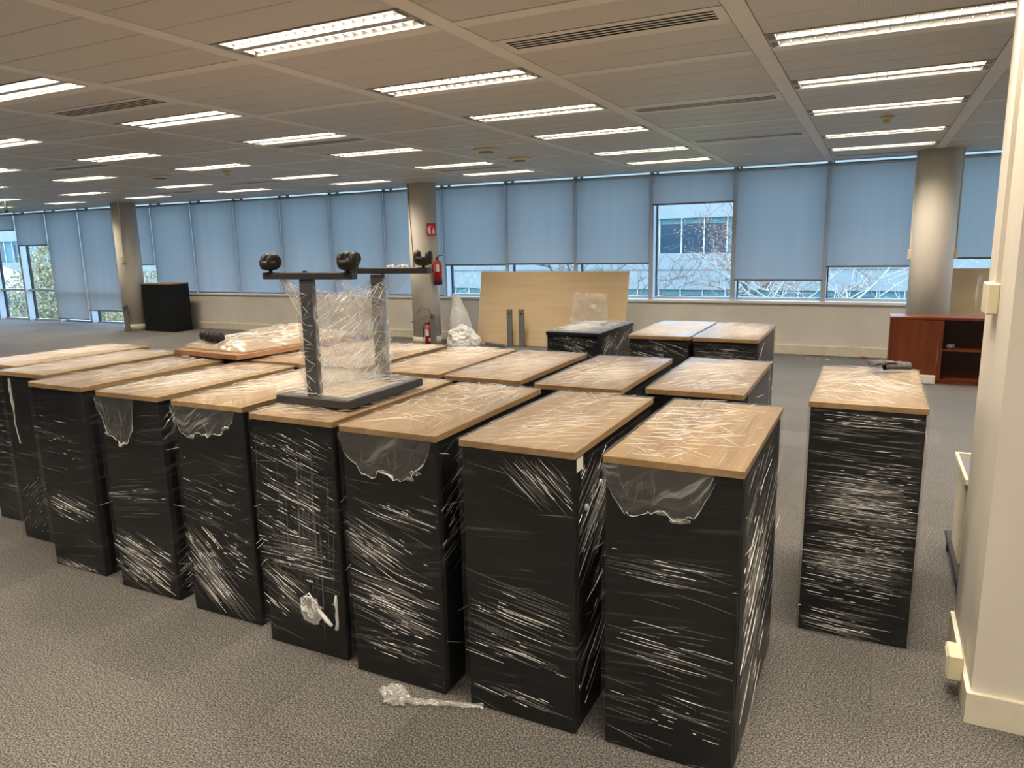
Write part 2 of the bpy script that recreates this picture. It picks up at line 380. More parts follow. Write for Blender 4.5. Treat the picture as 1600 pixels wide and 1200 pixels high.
for a, (kind, xl, xr, y0, y1, kb) in vis:
    if kind == 'l':
        if a == 0 and not (-8 < xl < 4): continue
        nl += 1; key = nl <= 6
        if key not in pl: o = pl[key] = make_light(y1-y0, key)
        else: o = copy_tree(pl[key])
        o.location = (xl, y0, ZC); tag(o, 'louvred twin-strip ceiling light in the bay '+BAY.get(kb, 'rows before the long line of lowered blinds'), 'ceiling light', 'ceiling lights, bay '+BAY.get(kb, 'rows before the lowered blinds'))
    if kind == 'v':
        o = make_vent(y1-y0) if pv is None else copy_tree(pv); pv = pv or o; o.location = (xl, y0, ZC); tag(o, 'slot air diffuser in the ceiling bay '+BAY.get(kb, 'rows before the long line of lowered blinds'), 'air vent', 'air vents, bay '+BAY.get(kb, 'rows before the lowered blinds'))
# detectors and speakers on the ceiling
def detector(x, y, label):
    t = thing('smoke_detector', label, 'smoke detector', (x, y, ZC), group='smoke detectors')
    MB().lathe([(.055, 0), (.055, -.018), (.045, -.026), (.03, -.028)], n=20).build('base', M['cream'], t, True)
    MB().lathe([(.028, -.026), (.028, -.05), (.036, -.056), (.034, -.068), (.012, -.074)], n=16).build('sensor_head', M['cream'], t, True)
detector(.02, 7.43, 'cream smoke detector between the lights of the bay by the square pillar')
detector(-7.78, 7.33, 'small smoke detector beside a light above the row of lowered blinds')
for x, y in ((-3.88, 7.32), (-3.95, 8.31), (-8.92, 7.21)):
    t = thing('ceiling_speaker', 'round flat white cover fixed to a metal ceiling panel', 'ceiling speaker', (x, y, ZC), group='round ceiling covers')
    MB().lathe([(.14, 0), (.14, -.012), (.115, -.03), (.0, -.034)], n=28).build('ring', M['cream'], t, True)
    MB().lathe([(.085, -.030), (.085, -.037), (.0, -.037)], n=24).build('grille', M['cable'], t)
for x, y in ((-16.2, 9.3), (-15.0, 8.6)):
    t = thing('sprinkler_head', 'thin dark rod hanging from the ceiling near the far corner windows', 'ceiling rod', (x, y, ZC), group='hanging rods')
    MB().tube([(0, 0, 0), (0, 0, -.14)], .012, 6).build('rod', M['cable'], t); MB().lathe([(.035, -.13), (.035, -.16), (.01, -.165)], n=10).build('cap', M['dark'], t)
# ------------------------------------------------------------------ walls
XSILL = gx(11)                                  # sill wall begins here, glass to the floor to its left
wf = struct(MB().box(XSILL, 6, YW+.02, YW+.28, 0, .74).build('wall_front', M['wall']))
MB().box(XSILL, 6, YW-.01, YW+.28, .74, .775).build('window_sill', M['white'], wf)
struct(MB().cbox(XSILL, 6, YW-.005, YW+.02, 0, .14, .004).build('baseboard_front', M['skirt']))
struct(MB().box(-27, 6.2, -6.2, -6, 0, 3).build('wall_back', M['wall']))
struct(MB().box(-27.2, -27, -6.2, YW+.28, 0, 3).build('wall_left', M['wall']))
struct(MB().box(6, 6.2, -6.2, YW+.28, 0, 3).build('wall_side', M['wall']))
struct(MB().box(-27, 6.2, YW+.2, YW+.36, 2.80, 3.3).build('trim_1', M['facade']))
# windows: one per bay
ks = list(range(15, -3, -1))                    # bay k lies between gx(k+1) and gx(k)
for n, k in enumerate(ks):
    xl, xr = gx(k+1), gx(k); full = xr <= XSILL+.01; z0 = 0.0 if full else .775
    wd = struct(MB().box(xl-.035, xl+.035, YW+.03, YW+.24, z0, 2.8).build('window_%d' % (n+1), M['alu']))
    MB().box(xl+.035, xl+.05, YW+.188, YW+.25, z0, 2.8).build('gasket', M['dark'], wd)
    m = MB(); m.box(xl+.035, xr-.035, YW+.18, YW+.25, z0, z0+.04); m.box(xl+.035, xr-.035, YW+.18, YW+.25, 2.74, 2.8)
    m.build('frame', M['alu'], wd)
    if full:
        MB().box(xl+.035, xr-.035, YW+.14, YW+.24, .75, .80).build('mid_rail', M['alu'], wd)
        MB().box(xl+.05, xr-.035, YW+.20, YW+.212, .04, .75).build('pane', M['glass'], wd); MB().box(xl+.05, xr-.035, YW+.20, YW+.212, .80, 2.74).build('pane', M['glass'], wd)
    else: MB().box(xl+.05, xr-.035, YW+.20, YW+.212, z0+.04, 2.74).build('pane', M['glass'], wd)
# blinds
drops = {15: 2.29, 14: 1.90, 13: .10, 12: .33, 11: 1.40, -2: 1.38, -1: 1.28, 0: 1.09, 1: 2.23, 2: 1.345, 3: 1.35, 4: 1.34}
names = {15: 'short roller blind drawn up almost to the ceiling over the corner foliage', 14: 'roller blind pulled one third down beside the short corner blind', 13: 'roller blind lowered to the floor beside the corner foliage',
         12: 'long roller blind ending just above the floor beside the column with cable post', 11: 'roller blind half lowered just behind the column with the cable post', 1: 'short roller blind raised above the view of the white building',
         0: 'low-hanging roller blind beside the window with the building view', -1: 'roller blind ending above bare branches beside the column by the sideboard', -2: 'roller blind between the sideboard column and the square pillar',
         2: 'roller blind beside the open building view, above the tan board corner', 3: 'roller blind above the middle of the leaning tan board', 4: 'roller blind beside the column extinguisher, above stacked binders'}
for k in ks:
    xl, xr = gx(k+1), gx(k); zb = drops.get(k, .80); ph = R_.random()*9
    t = thing('roller_blind', names.get(k, 'blue grey roller blind lowered fully to the sill in the long closed row'), 'blind', ((xl+xr)/2, YW, zb), group=None if k in names else 'blinds lowered to the sill')
    hw = MOD/2-.022; zt = 2.655-zb
    MB().grid(lambda u, v: (-hw+2*hw*u, .006*math.sin(u*7+ph)*v, zt*(1-v)), 14, 4).build('fabric', M['blind'], t, True)
    MB().tube([(-hw-.01, .012, zt+.005), (hw+.01, .012, zt+.005)], .022, 10).build('roller_tube', M['alu'], t, True)
    MB().cbox(-hw, hw, -.008, .008, -.022, .004, .003).build('bottom_bar', M['grey'], t)
    MB().box(hw+.008, hw+.020, -.012, .002, -.02, zt).build('side_guide', M['alu'], t)
# columns
def column(x, label, extra=None):
    t = thing('column', label, 'column', (x, 10.65, 0)); MB().lathe([(.24, 0), (.24, ZC)], n=48).build('shaft', M['pillar'], t, True)
    MB().lathe([(.252, 0), (.252, .13), (.243, .14)], n=48).build('base_ring', M['skirt'], t, True); return t
c = column(gx(11)+.02, 'round cream column with a small cable post at its foot')
MB().box(.12, .15, -.235, -.205, 1.6, 2.7).build('conduit', M['skirt'], c); MB().cbox(.08, .17, -.27, -.20, 1.45, 1.60, .006).build('switch_box', M['cream'], c)
c = column(gx(5)+.01, 'round cream column with a fire extinguisher and red sign')
MB().tube([(-.13, -.206, 2.7), (-.05, -.244, 1.25)], .007, 6).build('cable', M['cable'], c)
c = column(gx(-1)+.02, 'round cream column behind the brown sideboard')
for s in (-1, 1):
    MB().box(s*.245-.012, s*.245+.012, -.03, .0, 1.5, 2.7).build('conduit', M['skirt'], c); MB().cbox(s*.25-.025, s*.25+.025, -.06, .02, 1.38, 1.5, .005).build('switch_box', M['cream'], c)
# square pillar at the right
pil = struct(MB().box(.40, 1.15, 2.75, 3.34, 0, ZC).build('wall_right', M['pillar']))
m = MB(); m.box(.385, 1.165, 2.73, 2.75, 0, .115); m.box(.385, .40, 2.75, 3.36, 0, .115); struct(m.build('baseboard_right', M['skirt']))
MB().box(.385, .40, 3.04, 3.13, 1.5, ZC).build('cable_trunking', M['pillar'], pil)
b = MB().cbox(.362, .40, 3.03, 3.16, 1.40, 1.51, .005).build('switch_box', M['cream'], pil)
MB().grid(lambda u, v: (.355-.012*math.sin(PI*u)*math.sin(PI*v)+.006*nz(u*5, v*5), 3.14+.09*u, 1.40+.13*v), 8, 8).build('loose_tape', M['filmheavy'], b, True)
b = MB().cbox(.335, .386, 2.86, 2.97, .075, .175, .006).build('socket_box', M['cream'], pil); MB().box(.333, .336, 2.875, 2.955, .09, .16).build('socket_face', M['paper'], b)
# ------------------------------------------------------------------ stretch film
def film_shell(w, d, h, seed, mside, mtop, parent, bulge=.006, skew=.15):
    rng = random.Random(seed); hw, hd = w/2+.004, d/2+.004
    ring = []; ns, nl = 6, 10
    for i in range(ns): ring.append((-hw+2*hw*i/ns, -hd, 0, -1))
    for i in range(nl): ring.append((hw, -hd+2*hd*i/nl, 1, 0))
    for i in range(ns): ring.append((hw-2*hw*i/ns, hd, 0, 1))
    for i in range(nl): ring.append((-hw, hd-2*hd*i/nl, -1, 0))
    N = len(ring); nzv = 16; off = rng.random()*50
    per = [0]
    for i in range(N):
        a, b = ring[i], ring[(i+1) % N]; per.append(per[-1]+math.hypot(a[0]-b[0], a[1]-b[1]))
    sk = skew*rng.choice((-1, 1))*(.5+rng.random())
    def P(i, j):
        x, y, nx, ny = ring[i % N]; z = h*j/nzv
        k = bulge*(.5+.9*nz(x*4+off, y*4+z*5, seed)) if 0 < j else .002
        cx, cy = (1 if x > 0 else -1), (1 if y > 0 else -1)
        e = max(.0015, k)
        return (x+nx*e, y+ny*e, .004+z*(h+.003)/h)
    m = MB()
    m.grid(lambda u, v: P(int(round(u*N)), int(round(v*nzv))), N, nzv, lambda u, v: (per[int(round(u*N))]+off+sk*0, v*h+sk*per[int(round(u*N))]+off*.3))
    m.build('stretch_film', mside, parent, True)
    an = rng.uniform(-.9, .9)+PI/2; c, s = math.cos(an), math.sin(an)
    m = MB(); m.grid(lambda u, v: (-hw-.003+2*(hw+.003)*u, -hd-.003+2*(hd+.003)*v, h+.004+.004*nz(u*6+off, v*9, seed)), 8, 14, lambda u, v: ((c*u*w+s*v*d)+off, (-s*u*w+c*v*d)+off))
    return m.build('stretch_film', mtop, parent, True)
def ridge(m, P, s0, t0, ang, L, wd, ht, segs=4, rng=R_, lim=None, wobk=.25):
    """one raised crease lying in a film face; P(s,t,o) gives the 3D point"""
    ca, sa = math.cos(ang), math.sin(ang); b = len(m.v); wob = rng.uniform(-.012, .012)*L/.2*wobk
    q0, q1 = 0., 1.
    if lim:
        ok = [k/12 for k in range(13) if lim[0] <= s0+ca*L*(k/12-.5) <= lim[1] and lim[2] <= t0+sa*L*(k/12-.5) <= lim[3]]
        if len(ok) < 3: return
        q0, q1 = ok[0], ok[-1]
    pts = []
    for i in range(segs+1):
        q = q0+(q1-q0)*i/segs; s = s0+ca*L*(q-.5); t = t0+sa*L*(q-.5)+wob*math.sin(PI*q)
        k = math.sin(PI*min(max(i/segs, .06), .94))**.5
        pts.append((s, t, k))
    for s, t, k in pts:
        for a, o in ((-1, 0), (-.35, 1), (.35, 1), (1, 0)):
            m.v.append(tuple(P(s-sa*a*wd*k, t+ca*a*wd*k, .001+o*ht*k)))
    for i in range(segs):
        for a in range(3): q = b+i*4+a; m.f.append((q, q+1, q+5, q+4))
def flap(parent, w, d, h, s0, s1, drop, seed, rim=True):
    """loose film hanging over the front edge, with a bunched lower hem"""
    rng = random.Random(seed); y0 = -d/2-.010
    def hem(u): return drop*(math.sin(PI*min(max(u, 0), 1))**.55)*(.8+.35*nz(u*3.1, seed))*(1+.25*nz(u*9, seed+.5))+.012
    def P(u, v):
        s = s0+(s1-s0)*u; z = h-.022-hem(u)*v
        return (s, y0-.004-.014*v*abs(nz(u*4, v*3, seed))-.006*v*math.sin(u*17+3*v), z)
    fl = MB().grid(P, 22, 12, lambda u, v: (v*drop*1.2+seed, u*(s1-s0)*1.0+.2*v)).build('film_flap', M['filmheavy'], parent, True)
    if rim:
        n = 30; pts = []; rr = []
        for i in range(n+1):
            u = i/n; x, y, z = P(u, 1); pts.append((x+.006*rng.uniform(-1, 1), y-.003, z+.007*rng.uniform(-1, 1))); rr.append((.0006+.0040*rng.random()**2*(1.5 if abs(nz(u*5, seed+3)) > .2 else .3))*math.sin(PI*min(max(u, .03), .97))**.6)
        MB().tube(pts, rr, 5).build('hem', M['rope'], fl, False)
        for k in range(3):
            u = rng.uniform(.25, .85); x, y, z = P(u, 1); crumple('gather', (x, y-.004, z-.008), .016+.012*rng.random(), .006, .010, seed+k, M['filmheavy'], fl, 3)
        m = MB()
        for k in range(12):
            u = rng.uniform(.05, .95); a = P(u, rng.uniform(.0, .4)); b = P(min(max(u+rng.gauss(0, .08), .02), .98), rng.uniform(.6, 1.)); c_ = tuple((a[i]+b[i])/2+(.010*rng.uniform(-1, 1) if i == 0 else 0) for i in range(3)); m.tube([a, c_, b], [.0002, rng.uniform(.0005, .0012), .0003], 3, False)
        m.build('film_crease', M['crease'], fl, kind='stuff')
def crumple(name, loc, sx, sy, sz, seed, m, parent=None, sub=4, soft=False):
    bm = bmesh.new(); bmesh.ops.create_icosphere(bm, subdivisions=sub, radius=1)
    uvl = bm.loops.layers.uv.new('UVMap')
    for v in bm.verts:
        p = v.co.copy(); k = 1+.55*noise.turbulence(p*1.6+Vector((seed, seed, 0)), 4, True)-.35
        k += .12*noise.noise(p*7+Vector((seed, 0, 0)))
        if soft: k = 1+.38*noise.noise(p*1.3+Vector((seed, 0, 0)))-.20*abs(noise.noise(p*3.2+Vector((0, seed, 0))))+.05*noise.noise(p*9)
        v.co = Vector((p.x*k*sx, p.y*k*sy, max(p.z*k, -.75)*sz))
    zmin = min(v.co.z for v in bm.verts)
    for v in bm.verts: v.co.z -= zmin
    for f in bm.faces:
        for l in f.loops: l[uvl].uv = (l.vert.co.x*1.3+seed, l.vert.co.y+l.vert.co.z)
    me = bpy.data.meshes.new(name); bm.to_mesh(me); bm.free(); me.materials.append(m)
    return link(name, me, parent, loc)
# ------------------------------------------------------------------ cabinets
CW, CH = .425, 1.02
def cabinet(label, x0, y0, D=.90, rz=0., seed=1, wrap=True, clusters=(), flaps=(), dense=1., topdark=False, lockside=False, group=None, w=CW):
    """x0, y0: front-left foot; the narrow end faces -y"""
    cx = x0+math.cos(rz)*w/2-math.sin(rz)*D/2; cy = y0+math.sin(rz)*w/2+math.cos(rz)*D/2
    t = thing('filing_cabinet', label, 'cabinet', (cx, cy, 0), rz, group); rng = random.Random(seed*7+3)
    hw, hd = w/2, D/2
    MB().cbox(-hw+.003, hw-.003, -hd+.004, hd-.004, 0, CH-.026, .003).build('body', M['black'], t)
    MB().cbox(-hw-.004, hw+.004, -hd-.004, hd+.004, CH-.0255, CH, .002).build('top_board', M['black'] if topdark else M['oak'], t)
    dr = MB().cbox(hw-.003, hw-.0005, -hd+.03, hd-.03, .05, CH-.05, .001).build('door', M['black'], t)
    if lockside:
        for yy, zz in ((-hd+.10, .80), (-hd+.24, .845)):
            MB().lathe([(.013, 0), (.013, .006), (.009, .010), (.0, .010)], (hw-.0005, yy, zz), 14, 'x').build('lock', M['alu'], dr, True)
        MB().box(hw-.0005, hw+.0008, -hd+.02, -hd+.075, CH-.075, CH-.03).build('sticker', M['paper'], t)
    if not wrap: return t
    film_shell(w+.004, D+.004, CH, seed, M['film'], M['filmtop'], t)
    F = lambda s, q, o: (s, -hd-.012-o, q); Rr = lambda s, q, o: (hw+.012+o, s, q); T = lambda s, q, o: (s, q, CH+.009+o)
    lim = (-hw, hw, .01, CH-.03); limr = (-hd, hd, .01, CH-.03); limt = (-hw, hw, -hd, hd)
    m = MB(); hi = MB()
    for (face, s, q, ang, ss, sq, n, L) in clusters:
        P, lm = (F, lim) if face == 'f' else (Rr, limr)
        for _ in range(int(abs(n)*1.2)): ridge(m, P, s+rng.gauss(0, ss), q+rng.gauss(0, sq), ang+rng.gauss(0, .03), L*rng.uniform(.3, 1.0), rng.uniform(.0006, .0016), rng.uniform(.0006, .0016), 3, rng, lm)
        for _ in range(int(n*.8) if n > 0 else 0):
            ridge(hi, P, s+rng.gauss(0, ss*.9), q+rng.gauss(0, sq*.9), ang+rng.gauss(0, .02), L*rng.choice((.06, .1, .15, .25, .5)), rng.uniform(.0004, .0009), rng.uniform(.0006, .0014), 2, rng, lm)
    for _ in range(int(22*dense)):
        ridge(m, F, rng.uniform(-hw, hw), rng.uniform(.02, CH-.05), rng.choice((-1, 1))*rng.uniform(.02, .3), rng.uniform(.05, .22), rng.uniform(.0005, .0012), rng.uniform(.0005, .0014), 3, rng, lim)
    for _ in range(int(34*dense)):
        ridge(m if rng.random() < .6 else hi, Rr, rng.uniform(-hd, hd), rng.uniform(.02, CH-.05), rng.choice((-1, 1))*rng.uniform(.02, .5), rng.uniform(.06, .3), rng.uniform(.0005, .0011), rng.uniform(.0008, .002), 3, rng, limr)
    if hi.v: hi.build('film_crease', M['creaseglint'], t, kind='stuff')  # raised crease dashes with lamp glints painted in as white
    if m.v: m.build('film_crease', M['crease'], t, kind='stuff')
    m = MB(); 
    for g in range(13):
        a0 = rng.uniform(0, PI); s0, q0 = rng.uniform(-hw*.7, hw*.7), rng.uniform(-hd*.8, hd*.8)
        for _ in range(int(20*min(dense, 1.3))): ridge(m, T, s0+rng.gauss(0, .09), q0+rng.gauss(0, .14), a0+rng.gauss(0, .16), rng.uniform(.03, .20), rng.uniform(.0004, .0012), rng.uniform(.0008, .002), 3, rng, limt)
    m.build('film_crease', M['creasetop'], t, kind='stuff')
    for k, (s0, s1, dp) in enumerate(flaps): flap(t, w, D, CH, s0*hw, s1*hw, dp, seed+k*5)
    return t
HZ = [('f', 0, .52, -.03, .10, .26, 150, .26), ('f', 0, .62, -.03, .06, .06, 60, .30), ('f', -.02, .34, -.05, .08, .05, 60, .28), ('f', -.06, .06, -.08, .06, .03, 24, .26), ('f', 0, .95, -.03, .1, .02, 30, .2), ('f', .12, .55, -.02, .04, .12, 60, .12)]
end = ' in the front row'
cabinet('wrapped black cabinet, first of the front row beside the aisle, torn film flap', -.725, 2.11, .89, -.01, 1, flaps=((-1.0, .62, .20),), clusters=[('f', 0, .66, -.03, .08, .03, 16, .3), ('f', 0, .40, -.06, .1, .04, 16, .3), ('f', 0, .17, -.08, .1, .05, 14, .2), ('r', -.2, .6, .35, .2, .3, 60, .4)], dense=.7)
cabinet('wrapped black cabinet with two side locks and a small white sticker', -1.248, 2.105, .89, -.01, 2, clusters=[('f', .10, .90, -.75, .05, .035, 26, .22), ('f', 0, .42, -.16, .1, .05, 22, .36), ('f', 0, .28, -.14, .1, .04, 16, .34), ('f', .02, .10, -.16, .08, .02, 10, .25), ('r', -.25, .80, .6, .12, .12, 50, .3), ('r', -.1, .35, .55, .15, .15, 30, .35)], dense=.6, lockside=True)
cabinet('wrapped black cabinet between the lock-side one and the upturned table, film hem at front', -1.777, 2.112, .90, -.005, 3, flaps=((-1.0, .95, .19),), clusters=[('f', -.08, .56, -.42, .07, .05, 46, .26), ('f', 0, .33, -.18, .1, .06, 60, .3), ('f', 0, .16, -.1, .08, .03, 16, .16), ('f', .1, .70, -.2, .1, .04, 18, .26), ('r', -.3, .72, .4, .08, .1, 40, .2)])
c4 = cabinet('wrapped black cabinet carrying the upturned table frame', -2.266, 2.140, .90, .0, 4, clusters=[('f', 0, .62, -.3, .12, .14, 60, .2), ('f', 0, .88, -.3, .1, .04, 22, .16), ('f', 0, .42, -.03, .1, .05, 40, .3), ('f', -.1, .25, -.5, .06, .05, 20, .25), ('f', .02, .55, 1.53, .08, .1, -30, .6)], dense=1.1)
cabinet('wrapped black cabinet one past the upturned table, scalloped film apron', -2.81, 2.205, .90, .005, 5, flaps=((-1.0, .85, .15),), clusters=[('f', -.08, .26, -.75, .07, .07, 50, .26), ('f', 0, .55, -.2, .1, .08, 20, .2), ('f', 0, .14, -.72, .05, .02, 22, .40), ('f', .1, .32, -.3, .06, .05, 24, .1)])
cabinet('wrapped black cabinet two past the upturned table, pointed film flap', -3.36, 2.222, .90, .005, 6, flaps=((-1.0, .30, .26),), clusters=[('f', 0, .22, -.3, .1, .04, 40, .26), ('f', 0, .12, -.4, .1, .04, 46, .26), ('f', 0, .50, .12, .1, .05, 16, .3), ('r', -.35, .9, .6, .06, .06, 24, .12), ('r', -.35, .16, .3, .06, .06, 26, .2)])
cabinet('wrapped black cabinet with smooth film, three past the upturned table', -3.95, 2.252, .90, .0, 7, clusters=[('f', 0, .36, -.22, .1, .03, 26, .3), ('f', 0, .72, -.06, .1, .1, 16, .2), ('f', 0, .03, -.2, .1, .01, 14, .2)], dense=.6)
c8 = cabinet('wrapped black cabinet with a twisted film strand down its front', -4.515, 2.42, .90, .0, 8, clusters=[('f', 0, .3, .6, .1, .06, 34, .2), ('f', 0, .14, .7, .1, .03, 20, .2)], dense=.8)
cabinet('wrapped black cabinet at the far end of the front row', -5.02, 2.56, .90, .0, 9, clusters=[('f', 0, .5, .05, .1, .2, 24, .3)], dense=.8)
srow = [(-.895, 3.19, 'wrapped black cabinet in the second row, beside the aisle', 21), (-1.42, 3.12, 'second wrapped cabinet from the aisle in the second row', 22), (-1.95, 3.165, 'third wrapped cabinet from the aisle in the second row', 23), (-2.43, 3.18, 'fourth wrapped cabinet from the aisle in the second row', 24),
        (-2.965, 3.20, 'second-row wrapped cabinet just behind the upturned table', 25), (-3.42, 3.22, 'second-row wrapped cabinet beside the lying tabletop', 26), (-3.91, 3.24, 'second-row wrapped cabinet under the lying tabletop', 27)]
for x, y, lb, sd in srow: cabinet(lb, x, y, .93, 0, sd, dense=1.0)
cabinet('wrapped cabinet with a dark top standing before the leaning board', -2.20, 5.05, .80, -.02, 31, topdark=True, dense=1.8, clusters=[('f', 0, .9, -.4, .1, .06, 50, .2), ('r', -.1, .85, .5, .2, .1, 80, .3)])
cabinet('wrapped oak-topped cabinet of the rear pair, next to the dark-topped one', -1.545, 5.03, .96, .0, 32, dense=1.5, clusters=[('f', 0, .88, -.3, .12, .07, 60, .25)])
cabinet('wrapped oak-topped cabinet of the rear pair, beside the aisle', -1.085, 5.02, .96, .0, 33, dense=1.5, clusters=[('f', 0, .88, -.05, .12, .07, 60, .25)])
iso = cabinet('lone wrapped black cabinet in the aisle, banded with dense white film creases', -.20, 3.165, .90, .0, 41, dense=1.0, clusters=HZ)
far = cabinet('unwrapped black cabinet with pale top standing by the far windows', -13.10, 10.56, .93, PI/2, 51, wrap=False, w=.45)
# film scraps
cl = crumple('film_clump', (.075, -.492, .17), .055, .026, .065, 3.3, M['filmweb'], c4, 4)
ra = random.Random(77)
for k in range(7):
    a = 2*PI*k/7; pts = [(.08+.045*math.cos(a+q*.5)*(1-.1*q)+.012*ra.uniform(-1, 1), -.515+.01*ra.random(), .255+.045*math.sin(a+q*.5)+.012*ra.uniform(-1, 1)) for q in range(6)]
    MB().tube(pts, [.001, .003, .004, .003, .003, .001], 6).build('film_strand', M['rope'], c4, True)
MB().tube([(.10+.02*q+.004*ra.uniform(-1, 1), -.498, .25-.018*q+.003*ra.uniform(-1, 1)) for q in range(5)], [.004, .008, .009, .010, .006], 7).build('film_strand', M['rope'], c4, True)
MB().tube([(.196+.006*ra.uniform(-1, 1), -.485, .16+.03*q) for q in range(6)], [.008, .006, .007, .005, .008, .004], 7).build('film_strand', M['rope'], c4, True)
p8 = [( -.10+.012*nz(k*.7, 3)+(.0 if k < 9 else .006*(k-9)), -.468, .985-.032*k) for k in range(13)]
MB().tube(p8, [.006+.007*abs(nz(k*1.3, 9)) if k < 6 else .0035 for k in range(13)], 6).build('film_strand', M['rope'], c8)
sc = thing('film_scrap', 'crumpled strip of clear film lying on the carpet before the cabinets', 'film scrap', (-1.40, 2.03, .001))
crumple('crumpled_end', (-.11, -.03, 0), .06, .042, .040, 8.1, M['filmweb'], sc, 4)
MB().grid(lambda u, v: (-.08+.30*u, -.03+.09*u+.030*(v-.5)*(1.2-.5*u)+.01*nz(u*6, v*2), .012+.014*abs(nz(u*9, v*4, 2))+.012*math.sin(PI*v)), 26, 6, lambda u, v: (u, v*.3)).build('twisted_strip', M['filmweb'], sc, True)
# ------------------------------------------------------------------ upturned table frame
tb = thing('table_frame', 'upturned dark steel table frame wrapped in film, castors pointing up', 'table frame', (-2.07, 2.565, CH+.012))
ZB = .535
m = MB(); m.cbox(-.195, .195, -.275, -.215, 0, .035, .003); m.cbox(-.195, .195, .225, .275, 0, .035, .003); m.cbox(-.195, -.145, -.215, .225, 0, .035, .003); m.cbox(.145, .195, -.215, .225, 0, .035, .003); m.build('top_frame', M['steel'], tb)
MB().box(-.145, .145, -.215, .225, .004, .014).build('top_panel', M['tan'], tb)
def castor(x, y, z, rz, parent):
    ca = MB().tube([(0, 0, 0), (0, 0, .022)], .008, 8).build('castor', M['steel'], parent, loc=(x, y, z)); ca.rotation_euler.z = rz
    for q in (-1, 1):
        MB().lathe([(.014, -.013), (.028, -.011), (.034, -.003), (.034, .004), (.028, .012), (.016, .013)], (q*.026, .004, .044), 20, 'x').build('wheel', M['rubber'], ca, True)
    MB().lathe([(.016, .008), (.034, .014), (.040, .030), (.041, .048), (.0, .048)], (0, -.003, 0), 20).build('hood', M['rubber'], ca, True)
for yb, xo in ((-.225, -.01), (.275, .02)):
    MB().cbox(xo-.235, xo+.235, yb-.02, yb+.02, ZB-.012, ZB+.016, .003).build('foot_bar', M['steel'], tb)
    yp = yb+(.0 if yb < 0 else -.02)
    po = MB().cbox(-.052, .012, yp-.015, yp+.015, .035, ZB-.012, .003).build('post', M['steel'], tb)
    m = MB(); ring = [(-.055, yp-.018), (.015, yp-.018), (.015, yp+.018), (-.055, yp+.018), (-.055, yp-.018)]
    m.grid(lambda u, v: (ring[min(int(u*4+1e-6), 4)][0]+.002*nz(v*30, u*9), ring[min(int(u*4+1e-6), 4)][1]+.002*nz(v*26, u*7, 2), .04+(ZB-.07)*v), 4, 24, lambda u, v: (u*.22+v*.3, v*.5-u*.1)); m.build('film_wrap', M['filmheavy'], po, False)
    m = MB(); PF = lambda s_, t_, o: (s_, yp-.021-o, t_)
    for _ in range(26): ridge(m, PF, random.Random(_*3+1).uniform(-.05, .01), .06+.42*(_/26), random.Random(_).uniform(-1.1, 1.1), .05, .0008, .0012, 3, R_, (-.054, .014, .04, ZB-.03))
    m.build('film_crease', M['creasetop'], po, kind='stuff')
    for s in (-1, 1): castor(xo+s*.205, yb, ZB+.016, .35*s, tb)
MB().lathe([(.010, 0), (.010, .006), (.0, .008)], (-.03, -.225, ZB+.016), 10).build('bolt', M['steel'], tb)
rg = random.Random(5)
for s, x in ((0, .026), (1, -.066)):
    def P(u, v):
        sag = math.sin(PI*u); yy = -.245+.51*u
        return (x+.020*nz(u*5, v*6, s*7)+.008*nz(u*16, v*18, s), yy, .04+(ZB-.08)*v*(1-.10*sag*(v))+.0*sag)
    sh = MB().grid(P, 30, 30, lambda u, v: (u*.5+v*.35+s, v*.5-u*.35)).build('stretch_film', M['filmweb'], tb, True)
    m = MB()
    for _ in range(170):
        u, v = rg.random(), rg.random()**1.2; an = rg.uniform(-1.2, 1.2) if v < .6 else rg.choice((-.6, .6))+rg.gauss(0, .15)
        def Q(a, b, o): q = P(min(max(a/.5, 0), 1), min(max(b/.45, 0), 1)); return (q[0]+(.002+o)*(1 if s == 0 else -1), q[1], q[2])
        ridge(m, Q, u*.5, v*.45, an, rg.uniform(.03, .16), rg.uniform(.0006, .0018), rg.uniform(.001, .0025), 4, rg)
    m.build('film_crease', M['creasetop'], sh, kind='stuff')
m = MB()
for _ in range(40):    # stretched strands fanning from the bar ends down to the posts
    e = rg.choice((0, 0, 1)); a = Vector((-.17+.03*rg.random(), -.225, ZB-.014)) if e == 0 else Vector((.12+.05*rg.random(), -.225, ZB-.014))
    b = Vector((-.062 if e == 0 else .03, -.2+(.1 if e == 0 else .40)*rg.random(), .22+.22*rg.random() if e == 0 else .35+.12*rg.random()))
    m.tube([a, (a+b)/2+Vector((0, 0, -.004)), b], .0009, 3, False)
m.build('film_strands', M['rope'], tb, kind='stuff')
MB().grid(lambda u, v: (-.165+.105*u*(.4+.6*v), -.235+.006*nz(u*7, v*7), ZB-.018-.24*u*v-.02*v), 10, 10, lambda u, v: (u*.3, v*.3)).build('stretch_film', M['filmheavy'], tb, True)
MB().grid(lambda u, v: (.02+.14*u, .262+.006*nz(u*7, v*7), ZB-.02-.14*v*(1-u)), 10, 10, lambda u, v: (u*.3, v*.3)).build('stretch_film', M['filmheavy'], tb, True)
m = MB(); m.tube([(.03+.012*k, .275+.016*rg.uniform(-1, 1), ZB+.016+.008*rg.random()) for k in range(11)], [.006+.006*rg.random() for k in range(11)], 6); m.build('film_knot', M['rope'], tb)
MB().grid(lambda u, v: (-.20+.40*u, -.28+.56*v, .040+.006*nz(u*9, v*12)), 20, 26, lambda u, v: (u*.4+v*.2, v*.5)).build('stretch_film', M['filmheavy'], tb, True)
m = MB(); TQ = lambda s, q, o: (s, q, .046+o)
